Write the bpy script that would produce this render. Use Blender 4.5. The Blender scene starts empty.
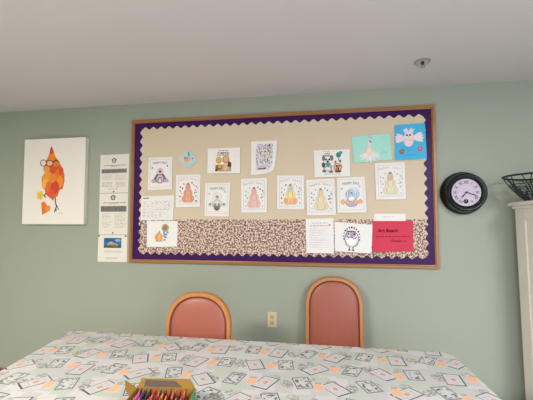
import bpy, bmesh, math, random
from math import sin, cos, pi, radians
from mathutils import Vector, Matrix

random.seed(7)
scene = bpy.context.scene
COL = scene.collection

# ------------------------------------------------------------------ materials
def lin(c):
    if isinstance(c, str):
        c = c.lstrip('#')
        c = [int(c[i:i + 2], 16) / 255 for i in (0, 2, 4)]
    return tuple(((x / 12.92) if x <= 0.04045 else ((x + 0.055) / 1.055) ** 2.4) for x in c) + (1.0,)

MATS = {}
def mat(name, color, rough=0.6, spec=0.4, metal=0.0, var=0.06, scale=14.0, bump=0.0, bscale=60.0, coat=0.0):
    """plain procedural surface: base colour with a slight noise variation and an optional bump"""
    if name in MATS: return MATS[name]
    m = bpy.data.materials.new(name); m.use_nodes = True
    nt = m.node_tree; b = nt.nodes['Principled BSDF']
    c = lin(color)
    tc = nt.nodes.new('ShaderNodeTexCoord')
    no = nt.nodes.new('ShaderNodeTexNoise'); no.inputs['Scale'].default_value = scale; no.inputs['Detail'].default_value = 3
    nt.links.new(tc.outputs['Object'], no.inputs['Vector'])
    mx = nt.nodes.new('ShaderNodeMix'); mx.data_type = 'RGBA'
    mx.inputs['A'].default_value = tuple(x * (1 - var) for x in c[:3]) + (1,)
    mx.inputs['B'].default_value = tuple(min(1, x * (1 + var)) for x in c[:3]) + (1,)
    nt.links.new(no.outputs['Fac'], mx.inputs['Factor'])
    nt.links.new(mx.outputs['Result'], b.inputs['Base Color'])
    b.inputs['Roughness'].default_value = rough
    b.inputs['Specular IOR Level'].default_value = spec
    b.inputs['Metallic'].default_value = metal
    b.inputs['Coat Weight'].default_value = coat
    b.inputs['Coat Roughness'].default_value = 0.15
    if bump:
        n2 = nt.nodes.new('ShaderNodeTexNoise'); n2.inputs['Scale'].default_value = bscale; n2.inputs['Detail'].default_value = 4
        nt.links.new(tc.outputs['Object'], n2.inputs['Vector'])
        bp = nt.nodes.new('ShaderNodeBump'); bp.inputs['Strength'].default_value = bump; bp.inputs['Distance'].default_value = 0.01
        nt.links.new(n2.outputs['Fac'], bp.inputs['Height'])
        nt.links.new(bp.outputs['Normal'], b.inputs['Normal'])
    MATS[name] = m
    return m

def ink(c):
    return mat('ink_' + c.lstrip('#'), c, rough=0.75, spec=0.2, var=0.05, scale=80)

class NB:
    """small helper for node maths"""
    def __init__(s, name):
        s.m = bpy.data.materials.new(name); s.m.use_nodes = True
        s.nt = s.m.node_tree; s.b = s.nt.nodes['Principled BSDF']
    def put(s, inp, v):
        if isinstance(v, (int, float)): inp.default_value = v
        else: s.nt.links.new(v, inp)
    def m_(s, op, a, b=0.0, c=0.0):
        n = s.nt.nodes.new('ShaderNodeMath'); n.operation = op
        s.put(n.inputs[0], a); s.put(n.inputs[1], b)
        if op in ('MULTIPLY_ADD',): s.put(n.inputs[2], c)
        return n.outputs[0]
    def add(s, a, b): return s.m_('ADD', a, b)
    def sub(s, a, b): return s.m_('SUBTRACT', a, b)
    def mul(s, a, b): return s.m_('MULTIPLY', a, b)
    def lt(s, a, b): return s.m_('LESS_THAN', a, b)
    def gt(s, a, b): return s.m_('GREATER_THAN', a, b)
    def ab(s, a): return s.m_('ABSOLUTE', a)
    def floor(s, a): return s.m_('FLOOR', a)
    def xyz(s, x, y, z=0.0):
        n = s.nt.nodes.new('ShaderNodeCombineXYZ')
        s.put(n.inputs[0], x); s.put(n.inputs[1], y); s.put(n.inputs[2], z); return n.outputs[0]
    def rnd(s, x, y, z):
        n = s.nt.nodes.new('ShaderNodeTexWhiteNoise'); n.noise_dimensions = '3D'
        s.nt.links.new(s.xyz(x, y, z), n.inputs['Vector'])
        sp = s.nt.nodes.new('ShaderNodeSeparateColor'); s.nt.links.new(n.outputs['Color'], sp.inputs[0])
        return sp.outputs[0], sp.outputs[1], sp.outputs[2]
    def noise(s, vec, scale, detail=2.0):
        n = s.nt.nodes.new('ShaderNodeTexNoise'); n.inputs['Scale'].default_value = scale; n.inputs['Detail'].default_value = detail
        s.nt.links.new(vec, n.inputs['Vector']); return n.outputs['Fac']
    def mix(s, fac, a, b):
        n = s.nt.nodes.new('ShaderNodeMix'); n.data_type = 'RGBA'
        s.put(n.inputs['Factor'], fac)
        for k, v in (('A', a), ('B', b)):
            if isinstance(v, tuple): n.inputs[k].default_value = v
            else: s.nt.links.new(v, n.inputs[k])
        return n.outputs['Result']
    def uv(s):
        n = s.nt.nodes.new('ShaderNodeTexCoord'); return n.outputs['UV'], n.outputs['Object']
    def split(s, v):
        n = s.nt.nodes.new('ShaderNodeSeparateXYZ'); s.nt.links.new(v, n.inputs[0]); return n.outputs

def make_cloth_material():
    """printed cotton: garden cards, peach jars and grey sprigs scattered on a pale patchwork"""
    k = NB('printed_table_cloth')
    uv, ob = k.uv(); u, v, _ = k.split(uv)
    H, P, V0 = 0.176, 0.293, -0.939 - 0.088
    rv = k.m_('DIVIDE', k.sub(v, V0), H); row = k.floor(rv)
    par = k.ab(k.m_('MODULO', row, 2.0))          # 0 for even rows, 1 for odd rows
    def layer(even, odd, tid, amp, jit=0.03):
        ph = k.add(even, k.mul(par, odd - even))
        q = k.m_('DIVIDE', k.sub(u, k.sub(ph, P / 2)), P); cell = k.floor(q)
        lx = k.mul(k.sub(k.sub(q, cell), 0.5), P)
        ly = k.mul(k.sub(k.sub(rv, row), 0.5), H)
        r, g, b = k.rnd(cell, row, tid)
        ang = k.mul(k.sub(r, 0.5), amp)
        lx = k.add(lx, k.mul(k.sub(g, 0.5), jit)); ly = k.add(ly, k.mul(k.sub(b, 0.5), jit))
        c, s = k.m_('COSINE', ang), k.m_('SINE', ang)
        return k.sub(k.mul(c, lx), k.mul(s, ly)), k.add(k.mul(s, lx), k.mul(c, ly)), g
    def rect(x, y, hx, hy, ox=0.0, oy=0.0):
        return k.mul(k.lt(k.ab(k.sub(x, ox)), hx), k.lt(k.ab(k.sub(y, oy)), hy))
    def ell(x, y, rx, ry, ox=0.0, oy=0.0):
        a = k.mul(k.sub(x, ox), 1 / rx); b = k.mul(k.sub(y, oy), 1 / ry)
        return k.lt(k.add(k.mul(a, a), k.mul(b, b)), 1.0)
    # patchwork ground
    pu = k.floor(k.m_('DIVIDE', k.add(u, k.mul(par, 0.05)), 0.075)); pv = k.floor(k.m_('DIVIDE', v, 0.118))
    r, g, b = k.rnd(pu, pv, 9.0)
    base = k.mix(k.gt(r, 0.62), lin('#c6c4c4'), lin('#b6bdb4'))
    base = k.mix(k.mul(k.lt(r, 0.25), 0.7), base, lin('#b6b5b8'))
    sp = k.noise(uv, 150.0, 3.0)
    base = k.mix(k.mul(k.gt(sp, 0.60), 0.35), base, lin('#a9b3a5'))
    dash = k.mul(k.gt(k.noise(uv, 45.0, 1.0), 0.62), 0.30)
    base = k.mix(dash, base, lin('#b3b5b2'))
    DK, WH = lin('#4b525e'), lin('#c4c2c3')
    col = base
    # grey sprig with a dot of peach
    x, y, _ = layer(0.255, 0.324, 4.0, 1.6)
    nz = k.noise(uv, 75.0, 2.0)
    col = k.mix(k.mul(k.mul(ell(x, y, 0.024, 0.04), k.gt(nz, 0.48)), 0.7), col, lin('#6d7474'))
    col = k.mix(k.mul(ell(x, y, 0.008, 0.012, -0.016, -0.015), 0.6), col, lin('#dd9a70'))
    # small leafy blots between the rows
    for e_, o_, t_ in ((0.04, 0.19, 6.0), (0.19, 0.04, 7.0)):
        x, y, _ = layer(e_, o_, t_, 1.2); y = k.sub(y, 0.052)
        col = k.mix(k.mul(k.mul(ell(x, y, 0.026, 0.026), k.gt(k.noise(uv, 62.0, 2.0), 0.49)), 0.75), col, lin('#8a938c'))
        col = k.mix(k.mul(ell(x, y, 0.006, 0.009, 0.018, 0.0), 0.5), col, lin('#d99f80'))
    # card with a wreath
    x, y, _ = layer(0.33, 0.246, 2.0, 0.9); y = k.sub(y, 0.018)
    col = k.mix(rect(x, y, 0.0355, 0.056), col, DK)
    col = k.mix(rect(x, y, 0.0312, 0.0502), col, lin('#c2c2c2'))
    ring = k.mul(k.sub(1.0, ell(x, y, 0.015, 0.023)), rect(x, y, 0.0275, 0.045))
    col = k.mix(k.mul(k.mul(ring, k.gt(k.noise(uv, 60.0, 1.0), 0.53)), 0.9), col, lin('#4f585a'))
    # card with a red-orange flower
    x, y, _ = layer(0.18, 0.099, 1.0, 1.7); y = k.add(y, 0.012)
    col = k.mix(rect(x, y, 0.0380, 0.0600, 0.001, -0.001), col, DK)
    col = k.mix(rect(x, y, 0.0332, 0.0536, -.0005, .0005), col, WH)
    ln = k.mul(rect(x, y, 0.024, 0.040), k.gt(k.m_('SINE', k.mul(y, 420.0)), 0.3))
    col = k.mix(k.mul(k.mul(ln, k.sub(1.0, ell(x, y, 0.018, 0.026))), 0.3), col, lin('#8d8f92'))
    col = k.mix(k.mul(ell(x, y, 0.010, 0.0145), 0.85), col, lin('#cf8a6a'))
    # peach jar with a grey lid
    x, y, _ = layer(0.405, 0.175, 3.0, 0.7)
    col = k.mix(rect(x, y, 0.022, 0.043), col, WH)
    col = k.mix(k.mul(rect(x, y, 0.014, 0.008, 0.003, 0.034), 0.7), col, lin('#8e9395'))
    col = k.mix(k.mul(k.mul(rect(x, y, 0.019, 0.031, 0.0, -0.006), ell(x, y, 0.024, 0.036, 0.0, -0.006)), k.add(0.6, k.mul(nz, 0.5))), col, lin('#e2ab80'))
    k.nt.links.new(col, k.b.inputs['Base Color'])
    k.b.inputs['Roughness'].default_value = 0.7; k.b.inputs['Specular IOR Level'].default_value = 0.25
    bp = k.nt.nodes.new('ShaderNodeBump'); bp.inputs['Strength'].default_value = 0.25; bp.inputs['Distance'].default_value = 0.004
    k.nt.links.new(k.noise(uv, 9.0, 3.0), bp.inputs['Height']); k.nt.links.new(bp.outputs['Normal'], k.b.inputs['Normal'])
    return k.m

def make_leopard():
    k = NB('leopard_print_paper')
    uv, ob = k.uv()
    x, y, z = k.split(ob)
    n = k.nt.nodes.new('ShaderNodeTexNoise'); n.inputs['Scale'].default_value = 40; k.nt.links.new(ob, n.inputs['Vector'])
    w = k.nt.nodes.new('ShaderNodeVectorMath'); w.operation = 'MULTIPLY_ADD'
    k.nt.links.new(n.outputs['Color'], w.inputs[0]); w.inputs[1].default_value = (0.02, 0.0, 0.02)
    k.nt.links.new(k.xyz(x, 0.0, z), w.inputs[2])
    vo = k.nt.nodes.new('ShaderNodeTexVoronoi'); vo.inputs['Scale'].default_value = 68
    k.nt.links.new(w.outputs[0], vo.inputs['Vector'])
    d = vo.outputs['Distance']
    ringm = k.gt(d, 0.31)
    ringm = k.mul(ringm, k.gt(k.noise(ob, 70.0, 1.0), 0.49))
    col = k.mix(k.lt(d, 0.2), lin('#dcc2b2'), lin('#b98f78'))
    col = k.mix(k.mul(ringm, 0.92), col, lin('#6a4d4a'))
    k.nt.links.new(col, k.b.inputs['Base Color']); k.b.inputs['Roughness'].default_value = 0.6
    k.b.inputs['Specular IOR Level'].default_value = 0.3
    return k.m

def make_wood(name, c1, c2, axis='X', rough=0.35):
    k = NB(name)
    uv, ob = k.uv()
    mp = k.nt.nodes.new('ShaderNodeMapping'); s = {'X': (1.5, 30, 30), 'Z': (30, 30, 1.5)}[axis]; mp.inputs['Scale'].default_value = s
    k.nt.links.new(ob, mp.inputs['Vector'])
    f = k.noise(mp.outputs[0], 2.0, 4.0)
    k.nt.links.new(k.mix(f, lin(c1), lin(c2)), k.b.inputs['Base Color'])
    k.b.inputs['Roughness'].default_value = rough
    return k.m

M = {
 'wall': mat('sage_wall_paint', '#9ba193', rough=0.5, spec=0.35, var=0.015, scale=2.0, bump=0.10, bscale=140),
 'ceiling': mat('ceiling_paint', '#cdc7c6', rough=0.85, spec=0.2, var=0.012, scale=1.5, bump=0.12, bscale=110),
 'floor': mat('vinyl_floor', '#c4c4c8', rough=0.4, var=0.12, scale=3.0),
 'base': make_wood('baseboard_wood', '#7a5238', '#8f6446', 'X'),
 'oak': make_wood('oak_board_frame', '#8f5c30', '#ad7541', 'X', 0.32),
 'chair_oak': make_wood('honey_oak', '#ad6d3b', '#c08149', 'Z', 0.35),
 'vinyl': mat('russet_vinyl', '#9c5646', rough=0.42, spec=0.5, var=0.05, scale=30, bump=0.06, bscale=220),
 'piping': mat('brown_piping', '#6f382e', rough=0.45),
 'purple': mat('purple_border_paper', '#3d1952', rough=0.32, spec=0.12, var=0.05, scale=5, bump=0.12, bscale=7),
 'beige': mat('beige_lining_paper', '#d3c1a9', rough=0.65, spec=0.3, var=0.02, scale=5, bump=0.10, bscale=8),
 'leopard': make_leopard(),
 'cloth': make_cloth_material(),
 'white': mat('white_furniture_paint', '#f2ece6', rough=0.4, spec=0.4, var=0.02, scale=4),
 'paper': mat('white_paper', '#e9e5e3', rough=0.7, spec=0.25, var=0.02, scale=9),
 'gloss_paper': mat('sleeved_white_paper', '#e2dcd2', rough=0.22, spec=0.5, var=0.02, scale=9, bump=0.05, bscale=12),
 'mint': mat('mint_card', '#a4dcd0', rough=0.6, var=0.03),
 'sky': mat('bright_blue_card', '#3fb0de', rough=0.6, var=0.03),
 'pale_aqua': mat('pale_aqua_card', '#b0d0d2', rough=0.6, var=0.05),
 'red': mat('red_card', '#cd2d4c', rough=0.6, var=0.03),
 'canvas': mat('stretched_canvas', '#e9e2da', rough=0.75, spec=0.2, var=0.015, scale=200, bump=0.08, bscale=500),
 'black': mat('black_plastic', '#131216', rough=0.3, spec=0.3, var=0.1),
 'black_ink': mat('dial_black', '#1d1a20', rough=0.6),
 'dial': mat('dial_paper', '#c6b7c8', rough=0.55, var=0.02),
 'wire': mat('black_wire', '#2a2d2e', rough=0.45, spec=0.5, metal=0.3),
 'tag': mat('pale_card_tag', '#cfd3cd', rough=0.7),
 'almond': mat('almond_plastic', '#ccbf9e', rough=0.4, var=0.02),
 'almond_face': mat('almond_receptacle', '#b3a684', rough=0.45, var=0.02),
 'slot': mat('dark_slot', '#5d5140', rough=0.7),
 'chrome': mat('brushed_chrome', '#b9b5b4', rough=0.3, metal=0.85),
 'escutcheon': mat('white_metal_trim', '#c9c3c2', rough=0.4, metal=0.2),
 'dark_metal': mat('dark_bronze', '#4c4446', rough=0.4, metal=0.6),
 'card_in': mat('inner_cardboard', '#94702f', rough=0.75, var=0.1, scale=30),
 'card_out': mat('green_print_cardboard', '#3f8d68', rough=0.55, var=0.06),
 'card_grey': mat('grey_flap_patch', '#5c504c', rough=0.7, var=0.25, scale=60),  # darker grey area on the open back flap of the box
 'laminate': mat('table_laminate', '#a3937c', rough=0.4),
 'grey_metal': mat('grey_metal', '#6f7072', rough=0.4, metal=0.6),
 'edge': mat('lamp_housing', '#d8d6d0', rough=0.5),
}

# ------------------------------------------------------------------ mesh building
class MB:
    def __init__(s): s.v = []; s.f = []; s.mi = []; s.mats = []; s.uv = None
    def slot(s, m):
        if m not in s.mats: s.mats.append(m)
        return s.mats.index(m)
    def addf(s, pts, faces, m):
        o = len(s.v); s.v += [tuple(p) for p in pts]; k = s.slot(m)
        for f in faces: s.f.append(tuple(i + o for i in f)); s.mi.append(k)
    def box(s, lo, hi, m, xf=None):
        (a, b, c), (d, e, f) = lo, hi
        p = [(a, b, c), (d, b, c), (d, e, c), (a, e, c), (a, b, f), (d, b, f), (d, e, f), (a, e, f)]
        if xf: p = [tuple(xf @ Vector(q)) for q in p]
        s.addf(p, [(0, 3, 2, 1), (4, 5, 6, 7), (0, 1, 5, 4), (1, 2, 6, 5), (2, 3, 7, 6), (3, 0, 4, 7)], m)
    def tube(s, pts, r, m, n=8, closed=False, r2=None, cap=True):
        pts = [Vector(p) for p in pts]; L = len(pts); rings = []
        prev = None
        for i, p in enumerate(pts):
            if closed: t = pts[(i + 1) % L] - pts[i - 1]
            else: t = pts[min(i + 1, L - 1)] - pts[max(i - 1, 0)]
            t.normalize()
            ref = prev if prev else (Vector((0, 0, 1)) if abs(t.z) < 0.9 else Vector((1, 0, 0)))
            a = t.cross(ref); a.normalize(); b = a.cross(t); b.normalize(); prev = b
            rr = r if r2 is None else r + (r2 - r) * i / (L - 1)
            rings.append([p + (a * cos(2 * pi * j / n) + b * sin(2 * pi * j / n)) * rr for j in range(n)])
        P = [q for ring in rings for q in ring]; F = []
        for i in range(L if closed else L - 1):
            for j in range(n):
                i2 = (i + 1) % L
                F.append((i * n + j, i * n + (j + 1) % n, i2 * n + (j + 1) % n, i2 * n + j))
        if not closed and cap: F.append(tuple(range(n - 1, -1, -1))); F.append(tuple((L - 1) * n + j for j in range(n)))
        s.addf(P, F, m)
    def lathe(s, prof, m, n=40, xf=None, cap0=False, cap1=False):
        """prof: list of (radius, height); revolved about local z"""
        P = []; F = []
        for r, h in prof:
            for j in range(n):
                q = Vector((r * cos(2 * pi * j / n), r * sin(2 * pi * j / n), h)); P.append(xf @ q if xf else q)
        for i in range(len(prof) - 1):
            for j in range(n): F.append((i * n + j, i * n + (j + 1) % n, (i + 1) * n + (j + 1) % n, (i + 1) * n + j))
        if cap0: F.append(tuple(range(n - 1, -1, -1)))
        if cap1: F.append(tuple((len(prof) - 1) * n + j for j in range(n)))
        s.addf(P, F, m)
    def prism(s, outline, y0, y1, m):
        """outline in (x, z); solid between y0 (front, towards the room) and y1 (back)"""
        n = len(outline)
        P = [(x, y0, z) for x, z in outline] + [(x, y1, z) for x, z in outline]
        s.addf(P, [tuple(range(n)), tuple(range(2 * n - 1, n - 1, -1))] + [(i, i + n, (i + 1) % n + n, (i + 1) % n) for i in range(n)], m)
    def build(s, name, parent=None, smooth=False, bevel=0.0, bseg=2, loc=None):
        me = bpy.data.meshes.new(name); me.from_pydata(s.v, [], s.f)
        for m in s.mats: me.materials.append(m)
        for p, k in zip(me.polygons, s.mi): p.material_index = k
        if s.uv:
            l = me.uv_layers.new(name='UVMap')
            for p in me.polygons:
                for li in p.loop_indices: l.data[li].uv = s.uv[me.loops[li].vertex_index]
        bm = bmesh.new(); bm.from_mesh(me)
        bmesh.ops.recalc_face_normals(bm, faces=bm.faces)
        bm.to_mesh(me); bm.free()
        o = bpy.data.objects.new(name, me); COL.objects.link(o)
        if smooth:
            for p in me.polygons: p.use_smooth = True
            try: me.set_sharp_from_angle(angle=radians(40))
            except Exception: pass
        if bevel:
            b = o.modifiers.new('bevel', 'BEVEL'); b.width = bevel; b.segments = bseg; b.limit_method = 'ANGLE'; b.angle_limit = radians(40)
        if parent: o.parent = parent
        if loc: o.location = loc
        return o

def tag(o, label=None, cat=None, group=None, kind=None):
    if label: o['label'] = label
    if cat: o['category'] = cat
    if group: o['group'] = group
    if kind: o['kind'] = kind
    return o
def thing(name, label, cat, loc=(0, 0, 0), rot=(0, 0, 0), group=None):
    o = bpy.data.objects.new(name, None); COL.objects.link(o); o.empty_display_size = 0.05
    o.location = loc; o.rotation_euler = rot
    return tag(o, label, cat, group)

TEXT = {}
def text_polys(s):
    """outline of a string in the built-in font as flat polygons, height about 1, centred"""
    if s in TEXT: return TEXT[s]
    cu = bpy.data.curves.new('glyphs', 'FONT'); cu.body = s; cu.align_x = 'CENTER'; cu.resolution_u = 3; cu.offset = 0.012
    o = bpy.data.objects.new('glyphs', cu); COL.objects.link(o)
    dg = bpy.context.evaluated_depsgraph_get(); dg.update()
    me = bpy.data.meshes.new_from_object(o.evaluated_get(dg))
    vs = [(v.co.x, v.co.y) for v in me.vertices]; fs = [tuple(p.vertices) for p in me.polygons]
    COL.objects.unlink(o); bpy.data.objects.remove(o); bpy.data.curves.remove(cu); bpy.data.meshes.remove(me)
    TEXT[s] = (vs, fs); return TEXT[s]

# ------------------------------------------------------------------ setting
XL, XR, YB, H = -3.2, 4.0, -5.2, 2.44
def struct(name, lo, hi, m):
    b = MB(); b.box(lo, hi, m); return tag(b.build(name), kind='structure')
struct('floor', (XL - .1, YB - .1, -0.1), (XR + .1, .1, 0), M['floor'])
struct('ceiling', (XL - .1, YB - .1, H), (XR + .1, .1, H + 0.1), M['ceiling'])
struct('wall_back', (XL - .1, 0, 0), (XR + .1, 0.1, H), M['wall'])
struct('wall_left', (XL - .1, YB, 0), (XL, 0, H), M['wall'])
struct('wall_right', (XR, YB, 0), (XR + .1, 0, H), M['wall'])
# wall behind the viewer with a window opening
b = MB()
W0, W1, Z0, Z1 = .4, 3.6, 0.55, 2.05
b.box((XL - .1, YB - .1, 0), (XR + .1, YB, Z0), M['wall']); b.box((XL - .1, YB - .1, Z1), (XR + .1, YB, H), M['wall'])
b.box((XL - .1, YB - .1, Z0), (W0, YB, Z1), M['wall']); b.box((W1, YB - .1, Z0), (XR + .1, YB, Z1), M['wall'])
tag(b.build('wall_front'), kind='structure')
b = MB()
for x in (W0, (W0 + W1) / 2 - .025, W1 - .05): b.box((x, YB - .08, Z0), (x + .05, YB - .02, Z1), M['white'])
for z in (Z0, Z1 - .05): b.box((W0 + .051, YB - .075, z), (W1 - .051, YB - .025, z + .05), M['white'])
tag(b.build('window_1'), kind='structure')
struct('baseboard_back', (XL, -0.013, 0), (XR, -0.0005, 0.135), M['base'])
struct('baseboard_left', (XL + .0005, YB, 0), (XL + .013, -0.014, 0.135), M['base'])

# ------------------------------------------------------------------ bulletin board
BW, BZ0, BZ1 = 1.22, 1.087, 2.293
board = thing('bulletin_board', 'large oak framed bulletin board with purple scalloped border on the green wall', 'bulletin board', (0, 0, (BZ0 + BZ1) / 2))
CZ = (BZ0 + BZ1) / 2; HH = (BZ1 - BZ0) / 2
FW = 0.027
b = MB(); b.box((-BW + .006, -0.010, -HH + .006), (BW - .006, -0.0005, HH - .006), M['purple']); b.build('backing_paper', board)
b = MB()
def frame_rail(p0, p1, q0, q1):     # outer edge p0-p1, inner edge q0-q1, a stepped moulding
    prof = [(0.0, 0.0), (0.0, -0.021), (0.12, -0.025), (0.7, -0.025), (0.85, -0.018), (1.0, -0.017), (1.0, 0.0)]
    P = []
    for t, y in prof:
        for a, c in ((p0, q0), (p1, q1)):
            P.append((a[0] + (c[0] - a[0]) * t, y, a[1] + (c[1] - a[1]) * t))
    n = len(prof)
    F = [(2 * i, 2 * i + 1, 2 * ((i + 1) % n) + 1, 2 * ((i + 1) % n)) for i in range(n)]
    F += [tuple(2 * i for i in range(n)), tuple(2 * i + 1 for i in reversed(range(n)))]
    b.addf(P, F, M['oak'])
o_, i_ = [(-BW, HH), (BW, HH), (BW, -HH), (-BW, -HH)], [(-BW + FW, HH - FW), (BW - FW, HH - FW), (BW - FW, -HH + FW), (-BW + FW, -HH + FW)]
for k in range(4): frame_rail(o_[k], o_[(k + 1) % 4], i_[k], i_[(k + 1) % 4])
b.build('wooden_frame', board)

def wave_edge(p, q, amp, per, out):
    """scalloped line from p to q; out = unit vector pointing outwards"""
    L = math.dist(p, q); n = max(1, round(L / per)); steps = n * 10; R = []
    for i in range(steps):
        t = i / steps; ph = t * n
        a = -amp * cos(2 * pi * ph)
        R.append((p[0] + (q[0] - p[0]) * t + out[0] * a, p[1] + (q[1] - p[1]) * t + out[1] * a))
    return R
bx0, bx1, bzt, bzb, bzm = -1.130, 1.142, 2.219 - CZ, 1.166 - CZ, 1.449 - CZ
A_, P_ = 0.0105, 0.0715
def scalloped(x0, x1, z0, z1, waves, yf, yb, m, name):
    """paper panel with wavy edges on the sides listed in waves (t r b l)"""
    cor = [(x0, z1), (x1, z1), (x1, z0), (x0, z0)]; d = .022
    inn = [(x0 + d, z1 - d), (x1 - d, z1 - d), (x1 - d, z0 + d), (x0 + d, z0 + d)]
    mb = MB(); mb.addf([(x, yf, z) for x, z in inn], [(0, 1, 2, 3)], m)
    for k, (side, out) in enumerate(zip('trbl', ((0, 1), (1, 0), (0, -1), (-1, 0)))):
        p, q = cor[k], cor[(k + 1) % 4]; a, c = inn[k], inn[(k + 1) % 4]
        W = wave_edge(p, q, A_, P_, out) if side in waves else [p]
        if side in waves: W[0] = p
        W.append(q); nW = len(W)
        I = [(a[0] + (c[0] - a[0]) * i / (nW - 1), a[1] + (c[1] - a[1]) * i / (nW - 1)) for i in range(nW)]
        P = [(x, yf, z) for x, z in W] + [(x, yf, z) for x, z in I] + [(x, yb, z) for x, z in W]
        F = []
        for i in range(nW - 1): F += [(i, i + 1, nW + i + 1, nW + i), (i, i + 1, 2 * nW + i + 1, 2 * nW + i)]
        mb.addf(P, F, m)
    return mb.build(name, board)
scalloped(bx0, bx1, bzm - .03, bzt, 'trl', -0.0125, -0.0101, M['beige'], 'beige_lining')
scalloped(bx0, bx1, bzb, bzm - .003, 'rbl', -0.0145, -0.0126, M['leopard'], 'leopard_strip')

# ------------------------------------------------------------------ sheets with artwork
class Sheet:
    """a flat sheet of paper: corners TL TR BR BL in wall coordinates (x, z); art is drawn in u (0-1 left to right), v (0-1 bottom to top)"""
    def __init__(s, quad, m, base=0.016, lift=0.005, side=0.0, outline=None, thick=0.0006):
        s.q = quad; s.base = base; s.lift = lift; s.side = side; s.b = MB()
        s.w = math.dist(quad[0], quad[1]); s.h = math.dist(quad[0], quad[3])
        out = outline or [(0, 0), (1, 0), (1, 1), (0, 1)]
        n = len(out); P = [s.pt(u, v, 0) for u, v in out] + [s.pt(u, v, -thick) for u, v in out]
        s.b.addf(P, [tuple(range(n)), tuple(range(2 * n - 1, n - 1, -1))] + [(i, (i + 1) % n, (i + 1) % n + n, i + n) for i in range(n)], m)
    def pt(s, u, v, e):
        tl, tr, br, bl = s.q
        x = (bl[0] * (1 - u) + br[0] * u) * (1 - v) + (tl[0] * (1 - u) + tr[0] * u) * v
        z = (bl[1] * (1 - u) + br[1] * u) * (1 - v) + (tl[1] * (1 - u) + tr[1] * u) * v
        return (x, -(s.base + s.lift * (1 - v) + s.side * u + e), z)
    def poly(s, pts, c, l=1):
        m = c if not isinstance(c, str) else ink(c)
        s.k = getattr(s, 'k', 0) + 1; e = l * 0.00035 + (s.k % 64) * 5e-6
        s.b.addf([s.pt(u, v, e) for u, v in pts], [tuple(range(len(pts)))], m)
    def ell(s, cu, cv, ru, rv, c, l=1, n=18, a0=0.0, a1=2 * pi):
        s.poly([(cu + ru * cos(a0 + (a1 - a0) * i / n), cv + rv * sin(a0 + (a1 - a0) * i / n)) for i in range(n)], c, l)
    def dot(s, cu, cv, r, c, l=1, n=12):   # r in metres
        s.ell(cu, cv, r / s.w, r / s.h, c, l, n)
    def line(s, pts, t, c, l=1, closed=False):   # t = stroke width in metres
        if closed: pts = pts + [pts[0]]
        for (a, b2), (c2, d) in zip(pts[:-1], pts[1:]):
            dx, dy = (c2 - a) * s.w, (d - b2) * s.h; L = math.hypot(dx, dy) or 1e-9
            nx, ny = -dy / L * t / 2 / s.w, dx / L * t / 2 / s.h
            s.poly([(a + nx, b2 + ny), (a - nx, b2 - ny), (c2 - nx, d - ny), (c2 + nx, d + ny)], c, l)
    def ring(s, cu, cv, ru, rv, t, c, l=1, n=24, a0=0.0, a1=2 * pi):
        s.line([(cu + ru * cos(a0 + (a1 - a0) * i / n), cv + rv * sin(a0 + (a1 - a0) * i / n)) for i in range(n + 1)], t, c, l)
    def rect(s, u0, v0, u1, v1, c, l=1): s.poly([(u0, v0), (u1, v0), (u1, v1), (u0, v1)], c, l)
    def frame(s, u0, v0, u1, v1, t, c, l=1): s.line([(u0, v0), (u1, v0), (u1, v1), (u0, v1)], t, c, l, True)
    def text(s, txt, cu, cv, hgt, c, l=2, rot=0.0, wide=1.0):
        vs, fs = text_polys(txt); m = c if not isinstance(c, str) else ink(c)
        P = []
        for x, y in vs:
            x *= hgt * wide; y = (y - 0.35) * hgt
            xr, yr = x * cos(rot) - y * sin(rot), x * sin(rot) + y * cos(rot)
            P.append(s.pt(cu + xr / s.w, cv + yr / s.h, l * 0.00035 + 3.3e-4))
        if P: s.b.addf(P, fs, m)
    def arc_text(s, txt, cu, cv, R, hgt, c, span, l=2):
        n = len(txt)
        for i, ch in enumerate(txt):
            if ch == ' ': continue
            a = span * (0.5 - (i / (n - 1))) 
            s.text(ch, cu - R * sin(-a) * -1 / s.w, cv + (R * cos(a) - R) / s.h, hgt, c, l, a)
    def scribble(s, u0, u1, v, t, c, word=0.018, l=1):
        """a line of writing too small to read: word-long strokes"""
        u = u0
        while u < u1 - 0.01:
            w = word * random.uniform(0.5, 1.4) / s.w
            s.rect(u, v - t / 2 / s.h, min(u + w, u1), v + t / 2 / s.h, c, l); u += w + 0.007 / s.w
    def done(s, name, label, cat, group=None):
        return tag(s.b.build(name), label, cat, group)

COLG = 'coloring pages on the bulletin board'
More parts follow.
